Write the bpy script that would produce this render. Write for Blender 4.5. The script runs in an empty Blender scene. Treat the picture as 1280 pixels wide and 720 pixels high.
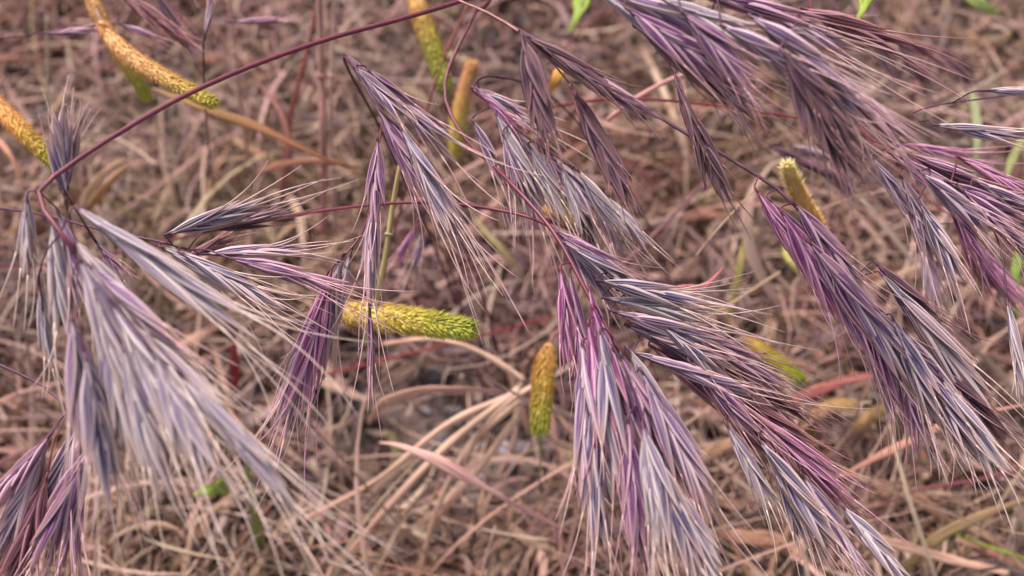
import bpy, math, random
import numpy as np
from mathutils import Vector

SEED = 11
rng = np.random.default_rng(SEED)
random.seed(SEED)
C = bpy.context.scene.collection

# ------------------------------------------------------------------ camera
PITCH = math.radians(60)
HF = math.radians(50)
CAMH = 0.433
CAM = Vector((0, 0, CAMH))
FW = Vector((0, math.cos(PITCH), -math.sin(PITCH)))
RT = Vector((1, 0, 0))
UP = Vector((0, math.sin(PITCH), math.cos(PITCH)))
FPX = 640 / math.tan(HF / 2)
FOCUS = 0.29

def P(px, py, d):
    """a point that stands d metres in front of the lens, seen at photo pixel (px, py)"""
    return CAM + d * (FW + RT * ((px - 640) / FPX) - UP * ((py - 360) / FPX))

def G(px, py, h=0.0):
    r = FW + RT * ((px - 640) / FPX) - UP * ((py - 360) / FPX)
    t = (h - CAMH) / r.z
    return CAM + r * t

def s2l(c):
    return tuple(((v / 255) / 12.92 if v / 255 <= .04045 else ((v / 255 + .055) / 1.055) ** 2.4) for v in c)

# ------------------------------------------------------------------ materials
def nodes(name):
    m = bpy.data.materials.new(name); m.use_nodes = True
    nt = m.node_tree; nt.nodes.clear()
    out = nt.nodes.new('ShaderNodeOutputMaterial')
    return m, nt, out

def N(nt, t, **kw):
    n = nt.nodes.new(t)
    for k, v in kw.items(): setattr(n, k, v)
    return n

def mixc(nt, fac, a, b, mode='MIX'):
    n = N(nt, 'ShaderNodeMix', data_type='RGBA', blend_type=mode)
    for idx, v in ((0, fac), (6, a), (7, b)):
        if isinstance(v, bpy.types.NodeSocket): nt.links.new(v, n.inputs[idx])
        elif isinstance(v, (int, float)): n.inputs[idx].default_value = v
        else: n.inputs[idx].default_value = (*v[:3], 1)
    return n.outputs[2]

def math_(nt, op, a, b=0.0, clamp=False):
    n = N(nt, 'ShaderNodeMath', operation=op, use_clamp=clamp)
    for i, v in enumerate((a, b)):
        if isinstance(v, bpy.types.NodeSocket): nt.links.new(v, n.inputs[i])
        else: n.inputs[i].default_value = v
    return n.outputs[0]

def smooth(nt, x, a, b):
    n = N(nt, 'ShaderNodeMapRange', interpolation_type='SMOOTHSTEP')
    nt.links.new(x, n.inputs[0]); n.inputs[1].default_value = a; n.inputs[2].default_value = b
    return n.outputs[0]

def finish(nt, out, col, rough=.5, spec=.3, transl=.15, bump=None, bs=.3, bd=.0003):
    p = N(nt, 'ShaderNodeBsdfPrincipled')
    if isinstance(col, bpy.types.NodeSocket): nt.links.new(col, p.inputs['Base Color'])
    else: p.inputs['Base Color'].default_value = (*col[:3], 1)
    if isinstance(rough, bpy.types.NodeSocket): nt.links.new(rough, p.inputs['Roughness'])
    else: p.inputs['Roughness'].default_value = rough
    p.inputs['Specular IOR Level'].default_value = spec
    if bump is not None:
        b = N(nt, 'ShaderNodeBump'); b.inputs['Strength'].default_value = bs; b.inputs['Distance'].default_value = bd
        nt.links.new(bump, b.inputs['Height']); nt.links.new(b.outputs[0], p.inputs['Normal'])
    if transl > 0:
        t = N(nt, 'ShaderNodeBsdfTranslucent')
        if isinstance(col, bpy.types.NodeSocket): nt.links.new(col, t.inputs[0])
        else: t.inputs[0].default_value = (*col[:3], 1)
        ms = N(nt, 'ShaderNodeMixShader'); ms.inputs[0].default_value = transl
        nt.links.new(p.outputs[0], ms.inputs[1]); nt.links.new(t.outputs[0], ms.inputs[2])
        nt.links.new(ms.outputs[0], out.inputs[0])
    else:
        nt.links.new(p.outputs[0], out.inputs[0])

def lemma_mat(name, body, dark, edge, tip, base=None):
    """grass scale: nerves along its length, papery margins, drying tip; uvr = (across, along, random)"""
    body, dark, edge, tip = map(s2l, (body, dark, edge, tip))
    m, nt, out = nodes(name)
    at = N(nt, 'ShaderNodeAttribute', attribute_name='uvr')
    sp = N(nt, 'ShaderNodeSeparateXYZ'); nt.links.new(at.outputs['Vector'], sp.inputs[0])
    u, v, r = sp.outputs
    comb = N(nt, 'ShaderNodeCombineXYZ')
    nt.links.new(math_(nt, 'MULTIPLY', u, 7.0), comb.inputs[0])
    nt.links.new(math_(nt, 'MULTIPLY', v, 2.2), comb.inputs[1])
    nt.links.new(math_(nt, 'MULTIPLY', r, 91.0), comb.inputs[2])
    no = N(nt, 'ShaderNodeTexNoise'); no.inputs['Scale'].default_value = 1.0; no.inputs['Detail'].default_value = 3
    nt.links.new(comb.outputs[0], no.inputs['Vector'])
    ph = math_(nt, 'ADD', math_(nt, 'MULTIPLY', u, 6.2832 * 3.5), math_(nt, 'MULTIPLY', no.outputs[0], 3.0))
    st = smooth(nt, math_(nt, 'SINE', ph), -.5, .8)
    c = mixc(nt, math_(nt, 'MULTIPLY', st, .92), body, dark)
    streak = smooth(nt, no.outputs[0], .42, .68)
    c = mixc(nt, math_(nt, 'MULTIPLY', streak, .42), c, edge)
    c = mixc(nt, math_(nt, 'MULTIPLY', smooth(nt, math_(nt, 'FRACT', math_(nt, 'MULTIPLY', r, 7.3)), .80, .92), .55), c, tip)
    # per-floret tone
    c = mixc(nt, math_(nt, 'MULTIPLY', r, .6), c, tuple(x * .8 for x in dark))
    e = smooth(nt, math_(nt, 'ABSOLUTE', math_(nt, 'SUBTRACT', u, .5)), .20, .36)
    e2 = math_(nt, 'MULTIPLY', e, math_(nt, 'ADD', math_(nt, 'MULTIPLY', smooth(nt, no.outputs[0], .62, .40), .30), .62))
    c = mixc(nt, e2, c, edge)
    t = smooth(nt, v, .50, .98)
    c = mixc(nt, math_(nt, 'MULTIPLY', t, .8), c, tip)
    b0 = smooth(nt, v, .16, .0)
    c = mixc(nt, math_(nt, 'MULTIPLY', b0, .5), c, edge)
    finish(nt, out, c, .58, .22, .16, bump=math_(nt, 'SINE', ph), bs=.5, bd=.0002)
    return m

def plain_mat(name, col, var=.25, rough=.5, spec=.3, transl=.1, scale=220, col2=None):
    m, nt, out = nodes(name)
    col = s2l(col); col2 = s2l(col2) if col2 else tuple(x * .6 for x in col)
    tc = N(nt, 'ShaderNodeTexCoord')
    no = N(nt, 'ShaderNodeTexNoise'); no.inputs['Scale'].default_value = scale; no.inputs['Detail'].default_value = 3
    nt.links.new(tc.outputs['Object'], no.inputs['Vector'])
    f = smooth(nt, no.outputs[0], .38, .66)
    c = mixc(nt, math_(nt, 'MULTIPLY', f, min(1, var * 2)), col, col2)
    finish(nt, out, c, rough, spec, transl, bump=no.outputs[0], bs=.2, bd=.0002)
    return m

def blade_mat(name, rough=.6, spec=.25, transl=.12, dark=(.50, .42, .42)):
    """dry blades and seed heads: colour from the 'tint' of each blade, fibre streaks along it"""
    m, nt, out = nodes(name)
    at = N(nt, 'ShaderNodeAttribute', attribute_name='tint')
    uv = N(nt, 'ShaderNodeAttribute', attribute_name='uvr')
    mp = N(nt, 'ShaderNodeVectorMath', operation='MULTIPLY'); mp.inputs[1].default_value = (6, 5, 57)
    nt.links.new(uv.outputs['Vector'], mp.inputs[0])
    no = N(nt, 'ShaderNodeTexNoise'); no.inputs['Scale'].default_value = 1.0; no.inputs['Detail'].default_value = 4
    nt.links.new(mp.outputs[0], no.inputs['Vector'])
    dk = N(nt, 'ShaderNodeVectorMath', operation='MULTIPLY'); dk.inputs[1].default_value = dark
    nt.links.new(at.outputs['Color'], dk.inputs[0])
    c = mixc(nt, smooth(nt, no.outputs[0], .42, .72), at.outputs['Color'], dk.outputs[0])
    finish(nt, out, c, rough, spec, transl, bump=no.outputs[0], bs=.35, bd=.0003)
    return m

PAL = {
 'pale':    ((164,144,164), (104, 86,118), (228,210,206), (208,182,172)),
 'lilac':   ((140,106,148), ( 74, 50, 88), (224,196,202), (204,164,160)),
 'purple':  ((122, 64,120), ( 58, 26, 66), (214,174,190), (186,140,144)),
 'dark':    (( 94, 62, 80), ( 38, 24, 36), (152,116,128), (140,102,102)),
 'magenta': ((150, 64,124), ( 84, 26, 76), (222,168,198), (192,134,148)),
 'rose':    ((114, 60, 80), ( 50, 26, 40), (186,132,140), (168,118,112)),
 'blue':    ((112, 98,138), ( 42, 34, 64), (222,198,200), (200,164,158)),
}
LM = {k: lemma_mat('brome_scale_' + k, *v) for k, v in PAL.items()}
AWN = {k: plain_mat('brome_awn_' + k, v[3], .3, .4, .4, .1, 160, col2=v[2]) for k, v in PAL.items()}
M_STEMRED = plain_mat('red_stem', (112, 46, 62), .3, .4, .4, .05, 260, col2=(86, 40, 58))
M_STEMDARK = plain_mat('dark_purple_stem', (92, 58, 74), .3, .45, .3, .05, 260, col2=(56, 36, 48))
M_STEMTAN = plain_mat('tan_stem', (176, 132, 118), .3, .5, .3, .08, 180, col2=(126, 88, 84))
M_BLADE = blade_mat('dry_blade')
M_HEAD = blade_mat('foxtail_scale', .75, .1, .3, (.93, .90, .82))
M_FRESH = plain_mat('fresh_leaf', (148, 178, 62), .3, .45, .35, .25, 200, col2=(116, 142, 50))

# ------------------------------------------------------------------ mesh helpers
def catmull(pts, n):
    pts = [Vector(p) for p in pts]
    if len(pts) == 2:
        return [pts[0].lerp(pts[1], i / (n - 1)) for i in range(n)]
    q = [pts[0] * 2 - pts[1]] + pts + [pts[-1] * 2 - pts[-2]]
    seg = len(pts) - 1
    L = [0.0]
    for i in range(seg): L.append(L[-1] + max(1e-6, (pts[i + 1] - pts[i]).length))
    out = []
    for k in range(n):
        s = L[-1] * k / (n - 1)
        i = 0
        while i < seg - 1 and L[i + 1] < s: i += 1
        t = (s - L[i]) / (L[i + 1] - L[i])
        a, b, c, d = q[i:i + 4]
        out.append(.5 * ((2 * b) + (c - a) * t + (2 * a - 5 * b + 4 * c - d) * t * t + (3 * b - a - 3 * c + d) * t ** 3))
    return out

class MB:
    def __init__(s): s.v = []; s.f = []; s.uvr = []; s.mi = []; s.tint = []
    def ring_surface(s, rings, uvr, mi=0, tint=(1, 1, 1), closed=True, cap=True):
        """rings: list of rings of points; uvr: matching"""
        b = len(s.v); m = len(rings[0])
        for k, (r, q) in enumerate(zip(rings, uvr)):
            s.v.extend(r); s.uvr.extend(q)
            t = tint[k] if isinstance(tint, list) else tint
            s.tint.extend([t] * m)
        for i in range(len(rings) - 1):
            for j in range(m if closed else m - 1):
                j2 = (j + 1) % m
                s.f.append((b + i * m + j, b + i * m + j2, b + (i + 1) * m + j2, b + (i + 1) * m + j)); s.mi.append(mi)
        if closed and cap:
            s.f.append(tuple(b + j for j in reversed(range(m)))); s.mi.append(mi)
            e = b + (len(rings) - 1) * m
            s.f.append(tuple(e + j for j in range(m))); s.mi.append(mi)
    def tube(s, pts, rad, sides=5, mi=0, tint=(1, 1, 1), rnd=0.):
        n = len(pts); rings = []; uvs = []
        nrm = None
        for i, p in enumerate(pts):
            t = (pts[min(i + 1, n - 1)] - pts[max(i - 1, 0)]).normalized()
            if nrm is None: nrm = t.orthogonal().normalized()
            nrm = (nrm - t * nrm.dot(t)).normalized()
            bi = t.cross(nrm)
            r = rad[i] if hasattr(rad, '__len__') else rad
            rings.append([p + (nrm * math.cos(a) + bi * math.sin(a)) * r for a in (2 * math.pi * k / sides for k in range(sides))])
            uvs.append([(k / sides, i / (n - 1), rnd) for k in range(sides)])
        s.ring_surface(rings, uvs, mi, tint)
    def blade(s, pts, nrm, width, fold=.3, thick=.00012, mi=0, tint=(1, 1, 1), rnd=0., twist=0., na=5):
        """closed leaf-like strip: outer side na points, inner side na-2; width(t) full width"""
        n = len(pts); rings = []; uvs = []
        nv = nrm
        for i, p in enumerate(pts):
            tt = i / (n - 1)
            t = (pts[min(i + 1, n - 1)] - pts[max(i - 1, 0)]).normalized()
            nv = (nv - t * nv.dot(t)).normalized()
            a = twist * tt
            sd = t.cross(nv)
            nn = nv * math.cos(a) + sd * math.sin(a); ss = t.cross(nn)
            w = max(width(tt), 1e-5) * .5
            ring = []; q = []
            for k in range(na):
                x = -1 + 2 * k / (na - 1)
                ring.append(p + ss * (w * x) + nn * (w * fold * (1 - x * x)))
                q.append((k / (na - 1), tt, rnd))
            for k in range(na - 2, 0, -1):
                x = -1 + 2 * k / (na - 1)
                ring.append(p + ss * (w * x) + nn * (w * fold * .6 * (1 - x * x) - min(thick, w)))
                q.append((k / (na - 1), tt, rnd))
            rings.append(ring); uvs.append(q)
        s.ring_surface(rings, uvs, mi, tint)
    def build(s, name, mats, parent=None, origin=Vector((0, 0, 0)), smooth_=True):
        me = bpy.data.meshes.new(name)
        me.from_pydata([tuple(v - origin) for v in s.v], [], s.f)
        a = me.attributes.new('uvr', 'FLOAT_VECTOR', 'POINT'); a.data.foreach_set('vector', np.array(s.uvr, dtype=np.float32).ravel())
        c = me.attributes.new('tint', 'FLOAT_COLOR', 'POINT')
        t = np.ones((len(s.v), 4), dtype=np.float32); t[:, :3] = np.array(s.tint, dtype=np.float32); c.data.foreach_set('color', t.ravel())
        for m in mats: me.materials.append(m)
        me.polygons.foreach_set('material_index', s.mi)
        if smooth_: me.polygons.foreach_set('use_smooth', [True] * len(s.f))
        me.update()
        o = bpy.data.objects.new(name, me); C.objects.link(o)
        if parent: o.parent = parent
        else: o.location = origin
        return o

def tag(o, label, cat, group=None):
    o['label'] = label; o['category'] = cat
    if group: o['group'] = group
    return o

def empty(name, loc):
    o = bpy.data.objects.new(name, None); C.objects.link(o); o.location = loc; o.empty_display_size = .01
    return o

# ------------------------------------------------------------------ brome grass
def floret(mb, base, d, nrm, L, w, awn, pal, bend, rnd, awn_dev):
    n = 12
    pts = []
    p = base.copy(); dd = d.copy()
    for i in range(n):
        pts.append(p.copy()); dd = (dd + bend * (1 / n)).normalized(); p = p + dd * (L / (n - 1))
    def wd(t):
        return w * (min(1, (t + .03) / .36) ** .85) * (1 - max(0, (t - .36) / .64) ** 1.5) + .00012
    mb.blade(pts, nrm, wd, fold=.42, thick=.0003, mi=0, rnd=rnd, na=7, twist=rng.uniform(-.25, .25))
    if awn > 0:
        k = 9; q = []
        p = pts[-2].copy(); a = (dd + awn_dev).normalized()
        cv = Vector(rng.normal(0, .26, 3))
        for i in range(k):
            q.append(p.copy()); a = (a + cv * (1 / k)).normalized(); p = p + a * awn / (k - 1)
        r0 = min(.00022, w * .2)
        mb.tube(q, [r0 * (1 - .72 * i / (k - 1)) for i in range(k)], 4, 1, rnd=rnd)

def spikelet(root, org, rach, sp):
    ax, ay, ex, ey, d0, d1, n, spread, pal, awnf, wf = sp
    A = P(ax, ay, d0); E = P(ex, ey, d1)
    ax_ = E - A; L = ax_.length; t = ax_ / L
    cam = (CAM - (A + E) / 2).normalized()
    s = t.cross(cam).normalized(); c = s.cross(t).normalized()
    if c.dot(cam) < 0: c = -c
    roll = rng.uniform(-.6, .6)
    s2 = s * math.cos(roll) + c * math.sin(roll)
    # pedicel from the nearest point of the rachis plus the rachilla
    mb = MB()
    near = min(rach, key=lambda q: (q - A).length)
    if (near - A).length > .0006:
        mid = near.lerp(A, .55) + Vector((0, 0, min(.004, (near - A).length * .12)))
        mb.tube(catmull([near, mid, A, A + t * L * .06], 9), [.00022] * 6 + [.00028, .00034, .0004], 5)
    mb.tube(catmull([A, A + t * L * .25, A + t * L * .5], 6), [.0004, .0004, .00035, .0003, .00025, .0002], 5)
    so = mb.build('spikelet', [STEM_OF[pal]], root, org)
    mats = [LM[pal], AWN[pal]]
    for gi in range(2):
        g = MB(); side = 1 if gi else -1
        a = math.radians(spread * .8 + rng.uniform(0, 3)) * side
        d = (t * math.cos(a) + s2 * math.sin(a)).normalized()
        nr = (s2 * side * .8 + c * .8).normalized()
        floret(g, A + t * L * .015 * gi, d, nr, L * (.36 + .12 * gi), L * .045 * wf, L * .04, pal, s2 * side * -.05, rng.random(), Vector((0, 0, 0)))
        g.build('glume', mats, so, org)
    n = int(round(n * 1.35))
    for i in range(n):
        side = 1 if i % 2 else -1
        f = i / max(1, n - 1)
        b = A + t * L * (.04 + .36 * f)
        a = math.radians(1.45 * spread * (1 - .62 * f) * rng.uniform(.8, 1.15)) * side + math.radians(rng.normal(0, 1.2))
        oc = math.radians(rng.normal(0, 4.5))
        d = (t * math.cos(a) + s2 * math.sin(a) + c * math.sin(oc)).normalized()
        fl = L * rng.uniform(.56, .66) * (1 - .08 * f)
        nr = (s2 * side * rng.uniform(-.1, .8) + c * rng.uniform(.6, 1.0)).normalized()
        g = MB()
        if pal == 'pale': awnf_ = awnf * 1.1
        else: awnf_ = awnf
        floret(g, b, d, nr, fl, min(L * .070, .0025) * wf * rng.uniform(.85, 1.15), (L * (awnf_ * .82 + .10) * rng.uniform(.5, 1.2) if rng.random() < (.5 if pal == 'pale' else .72) else 0), pal,
               s2 * side * rng.uniform(-.06, .10) + c * rng.uniform(-.05, .05), rng.random(), s2 * side * rng.uniform(0, .07) + Vector(rng.normal(0, .025, 3)))
        g.build('floret', mats, so, org)

STEM_OF = {k: (M_STEMRED if k in ('magenta', 'rose') else M_STEMDARK) for k in PAL}

BROME = 'drooping brome grass plants with awned spikelets'
def brome(label, ground, path, spikes, stem=M_STEMDARK, r0=.0008, r1=.00035, drop=None):
    """ground: pixel where the culm is rooted; path: (px,py,depth); spikes: spikelets"""
    base = G(*ground)
    root = empty('brome_plant', base)
    tag(root, label, 'brome grass', BROME)
    pts = [base] + [P(*p) for p in path]
    n = 26 + 10 * len(path)
    cv = catmull(pts, n)
    mb = MB(); mb.tube(cv, [r0 + (r1 - r0) * i / (n - 1) for i in range(n)], 7)
    # swollen joints along the culm
    for f in (.12, .3, .5):
        k = int(n * f); mb.tube([cv[k].lerp(cv[k + 1], -.12), cv[k], cv[k].lerp(cv[k + 1], .12)], [r0 * .9, r0 * 1.35, r0 * .9], 7)
    mb.build('stem', [stem], root, base)
    rach = cv[int(n * .35):]
    for s in spikes:
        spikelet(root, base, rach, s)
    return root

def S(ax, ay, ex, ey, d0=.30, d1=None, n=8, spread=7, pal='lilac', awn=.7, w=1.0):
    return (ax, ay, ex, ey, d0, d0 if d1 is None else d1, n, spread, pal, awn, w)

brome('large pale lilac brome head fanning down the left side from the long arching red stem', (1250, -330),
  [(900, -110, .37), (580, 0, .315), (400, 52, .295), (255, 108, .275), (130, 178, .26), (48, 240, .25), (66, 275, .245), (98, 322, .243)],
  [S(230, 470, 385, 655, .225, .222, 6, 3, 'pale', .9, .9), S(34, 240, 32, 355, .25, .252, 6, 6, 'pale', .8, .8),
   S(64, 272, 82, 440, .25, .25, 7, 6, 'pale', .9),
   S(48, 350, 66, 470, .255, .255, 5, 4, 'pale', .6, .8),
   S(72, 262, 108, 400, .255, .25, 6, 6, 'lilac', .6),
   S(93, 258, 345, 445, .245, .24, 8, 4.5, 'pale', .55, .9),
   S(92, 298, 232, 500, .24, .235, 9, 7, 'pale', .8, 1.1),
   S(98, 320, 190, 540, .235, .235, 9, 7, 'pale', .8, 1.1),
   S(88, 392, 118, 600, .235, .235, 9, 8, 'lilac', .7, 1.1),
   S(120, 360, 172, 600, .235, .235, 8, 7, 'pale', .7, 1.2),
   S(140, 380, 250, 590, .235, .23, 9, 7, 'pale', .8, 1.1),
   S(160, 400, 330, 585, .235, .23, 9, 6, 'pale', .9, 1.1),
   S(152, 430, 210, 640, .23, .23, 8, 7, 'pale', .7, 1.1),
   S(110, 330, 240, 470, .238, .235, 9, 7, 'lilac', .6, 1.2), S(190, 440, 270, 610, .228, .226, 9, 8, 'pale', .6, 1.2), S(105, 440, 150, 640, .232, .232, 9, 8, 'blue', .6, 1.1),
   S(118, 300, 160, 352, .27, .27, 6, 9, 'purple', .5)],
  M_STEMRED, .0012, .0006)

brome('purple brome head at the lower left corner with pale awns below the big pale fan', (-420, 250),
  [(-260, 330, .33), (-80, 420, .30), (50, 480, .28), (85, 515, .275)],
  [S(66, 540, -30, 655, .27, .265, 8, 6, 'purple', .7),
   S(60, 548, -10, 720, .272, .268, 8, 6, 'lilac', .6),
   S(100, 520, 52, 665, .275, .27, 9, 9, 'lilac', .7, 1.1),
   S(112, 555, 40, 720, .27, .27, 9, 8, 'purple', .7, 1.1),
   S(98, 580, 85, 730, .275, .27, 8, 7, 'purple', .7),
   S(60, 590, 0, 760, .27, .27, 8, 7, 'rose', .6)])

brome('brome head lying sideways above the pale fan', (-520, 150),
  [(-300, 215, .37), (-100, 252, .34), (30, 264, .32), (130, 288, .305), (200, 302, .30), (235, 312, .298)],
  [S(205, 294, 345, 250, .295, .30, 7, 6, 'blue', .85),
   S(255, 290, 372, 262, .30, .305, 6, 6, 'dark', .6),
   S(198, 307, 330, 372, .29, .29, 8, 6, 'pale', .6),
   S(222, 314, 360, 392, .285, .285, 8, 6, 'blue', .55),
   S(252, 318, 400, 312, .295, .297, 7, 4, 'lilac', .5),
   S(285, 322, 440, 366, .288, .288, 8, 4, 'purple', .9),
   S(232, 322, 300, 292, .31, .32, 6, 7, 'rose', .5)])

brome('lilac brome head drooping from a bent dark tip beside the thick yellow green foxtail', (590, 430),
  [(540, 300, .42), (480, 170, .36), (440, 96, .325), (430, 72, .312), (442, 82, .306), (470, 130, .30), (500, 162, .30)],
  [S(430, 66, 475, 118, .31, .31, 5, 8, 'purple', .4, .9),
   S(440, 80, 522, 165, .305, .305, 7, 8, 'lilac', .6),
   S(458, 84, 530, 160, .308, .308, 6, 8, 'purple', .9),
   S(470, 132, 540, 262, .30, .30, 8, 6, 'purple', .7),
   S(500, 158, 572, 300, .295, .29, 10, 6.5, 'blue', .8, 1.1),
   S(508, 170, 590, 318, .298, .295, 9, 6, 'lilac', .9),
   S(455, 90, 600, 215, .315, .31, 5, 4, 'lilac', .5, .7)])

brome('violet brome head hanging straight down in front of the yellow green foxtail', (640, 500),
  [(590, 330, .40), (520, 190, .34), (484, 150, .32), (474, 178, .31), (468, 240, .305), (452, 292, .303), (425, 325, .30)],
  [S(472, 170, 468, 292, .30, .295, 8, 6, 'purple', .5, 1.0),
   S(466, 240, 460, 400, .297, .293, 8, 3.5, 'lilac', .8, .8),
   S(462, 380, 465, 500, .293, .29, 6, 2.5, 'purple', .7, .7),
   S(428, 318, 385, 470, .30, .30, 8, 7, 'lilac', .6),
   S(415, 335, 362, 540, .298, .295, 10, 7, 'magenta', .5, .9),
   S(408, 345, 345, 570, .30, .30, 9, 5, 'lilac', .4, .9),
   S(440, 310, 405, 440, .305, .305, 7, 6, 'pale', .7, .8)],
  M_STEMRED, .0006, .0003)

brome('pale pink edged brome head with small spikelets right of centre top', (860, 420),
  [(800, 260, .42), (700, 130, .36), (620, 96, .325), (590, 110, .315), (610, 128, .312), (650, 165, .31), (720, 212, .31), (745, 240, .31)],
  [S(588, 108, 668, 148, .312, .312, 6, 7, 'lilac', .6),
   S(592, 112, 650, 162, .31, .31, 6, 6, 'magenta', .5),
   S(590, 148, 632, 240, .31, .31, 6, 5, 'lilac', .9),
   S(618, 138, 672, 256, .308, .308, 8, 6, 'pale', .7),
   S(628, 165, 655, 262, .306, .306, 7, 7, 'lilac', .7),
   S(660, 180, 712, 290, .312, .312, 7, 6, 'pale', .6),
   S(720, 210, 790, 305, .305, .305, 8, 6, 'pale', .5),
   S(735, 232, 780, 325, .31, .31, 7, 7, 'lilac', .5),
   S(700, 205, 735, 300, .31, .31, 7, 7, 'pale', .6),
   S(672, 182, 705, 262, .315, .315, 6, 7, 'pale', .7),
   S(640, 160, 700, 240, .318, .318, 8, 7, 'lilac', .7), S(600, 118, 690, 175, .32, .32, 8, 6, 'pale', .8), S(645, 175, 680, 300, .31, .31, 8, 7, 'lilac', .8),
   S(690, 195, 760, 285, .312, .312, 8, 7, 'lilac', .6), S(750, 240, 820, 320, .312, .312, 8, 7, 'pale', .6), S(715, 215, 745, 330, .315, .315, 8, 7, 'blue', .7), S(680, 190, 725, 250, .32, .32, 7, 8, 'purple', .6)], r0=.0005, r1=.0003)

brome('brown purple brome with two narrow spikelets parting from one tip at the top', (250, -420),
  [(420, -120, .36), (540, -20, .31), (610, 16, .29), (652, 42, .278), (690, 78, .285), (715, 108, .29)],
  [S(652, 43, 690, 190, .268, .266, 10, 7, 'dark', .35, 1.7),
   S(656, 44, 790, 132, .272, .272, 8, 4, 'dark', .3, 1.3),
   S(690, 66, 834, 156, .278, .28, 7, 4, 'purple', .2, 1.1),
   S(712, 106, 768, 215, .284, .282, 8, 6, 'rose', .3, 1.3),
   S(720, 120, 792, 265, .278, .276, 8, 5, 'dark', .25, 1.5)], M_STEMTAN, .0006, .0003)

brome('crowded lilac and brown brome head sweeping down from the top right edge', (560, -600),
  [(640, -200, .31), (720, -60, .275), (790, -20, .26), (900, 0, .255), (980, 40, .255), (1010, 90, .26)],
  [S(735, -20, 905, 95, .262, .26, 8, 4, 'pale', .5, .8),
   S(750, -14, 950, 62, .258, .255, 9, 5, 'lilac', .7, 1.1),
   S(780, 8, 930, 110, .255, .255, 9, 7, 'purple', .5, 1.1),
   S(800, 20, 900, 118, .262, .262, 8, 6, 'dark', .7, 1.0),
   S(820, -5, 985, 70, .254, .252, 9, 6, 'pale', .7, 1.0),
   S(850, 12, 955, 125, .25, .25, 9, 8, 'purple', .4, 1.0),
   S(935, 18, 1085, 132, .25, .25, 9, 6, 'lilac', .6, 1.1),
   S(960, 40, 1100, 160, .252, .252, 9, 6, 'lilac', .6, 1.0),
   S(980, 70, 1045, 205, .248, .248, 10, 8, 'dark', .5, 1.1),
   S(990, 90, 1085, 225, .252, .252, 10, 8, 'dark', .4, 1.1),
   S(990, 80, 1070, 190, .255, .255, 9, 10, 'lilac', .6, .9),
   S(840, -20, 1040, 35, .262, .265, 7, 4, 'purple', .6),
   S(900, -10, 1090, 75, .265, .268, 8, 5, 'lilac', .8),
   S(760, -30, 870, 60, .268, .268, 7, 5, 'purple', .6),
   S(1000, 10, 1150, 70, .275, .28, 7, 6, 'rose', .7),
   S(975, 60, 1060, 170, .245, .245, 10, 8, 'dark', .5, 1.2), S(1010, 100, 1070, 240, .25, .25, 10, 8, 'dark', .4, 1.1), S(1030, 80, 1140, 190, .256, .256, 9, 6, 'purple', .5),
   S(790, 30, 960, 150, .268, .268, 9, 4, 'dark', .5, 1.1), S(900, 30, 1030, 110, .25, .25, 9, 6, 'lilac', .5, 1.1), S(870, 60, 940, 150, .262, .262, 8, 7, 'purple', .5)],
  M_STEMDARK, .0009, .0004)

brome('thin dark brome with a single narrow spikelet hanging below the crowded top head', (700, -330),
  [(760, -90, .34), (820, 20, .315), (838, 85, .305)],
  [S(845, 102, 884, 205, .29, .288, 7, 5, 'dark', .3, 1.3),
   S(858, 130, 912, 262, .292, .29, 8, 5, 'dark', .3, 1.3)], r0=.0005, r1=.0003)

brome('smoky purple brome with horizontal spikelets crossing the right edge', (1500, -60),
  [(1420, 60, .38), (1300, 110, .33), (1180, 130, .31), (1140, 142, .305), (1150, 152, .30)],
  [S(1166, 156, 1300, 174, .29, .285, 8, 4, 'blue', .5, 1.1),
   S(1228, 113, 1330, 116, .30, .30, 6, 4, 'pale', .5, .8)], r0=.0006, r1=.0002)

brome('bright violet brome head drooping to the right edge over dark gaps', (980, -260),
  [(1000, -60, .40), (1040, 80, .35), (1080, 165, .32), (1120, 186, .305), (1180, 225, .30), (1230, 262, .30)],
  [S(1108, 188, 1218, 262, .30, .295, 9, 5, 'magenta', .6),
   S(1125, 196, 1245, 275, .297, .295, 9, 5, 'purple', .6),
   S(1180, 225, 1300, 290, .295, .295, 8, 5, 'purple', .6),
   S(1088, 195, 1150, 285, .30, .30, 8, 5, 'lilac', .6, .9),
   S(1148, 250, 1205, 362, .295, .29, 9, 7, 'blue', .5, 1.1),
   S(1125, 215, 1180, 350, .30, .30, 7, 6, 'lilac', .5, .9),
   S(1182, 248, 1242, 350, .30, .30, 8, 5, 'magenta', .5, .9),
   S(1232, 255, 1300, 340, .29, .29, 7, 5, 'lilac', .6),
   S(1258, 372, 1280, 500, .285, .28, 6, 4, 'pale', .3, .9),
   S(1195, 195, 1300, 250, .31, .31, 7, 5, 'magenta', .7, .8),
   S(1120, 180, 1240, 200, .33, .33, 6, 4, 'magenta', .6, .8),
   S(1150, 215, 1250, 300, .29, .288, 9, 6, 'lilac', .5, 1.1), S(1135, 192, 1260, 250, .305, .305, 9, 6, 'purple', .5), S(1200, 235, 1290, 320, .29, .288, 9, 6, 'purple', .5, 1.1), S(1215, 225, 1320, 280, .30, .30, 8, 6, 'lilac', .5)], M_STEMRED, .0006, .0003)

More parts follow.
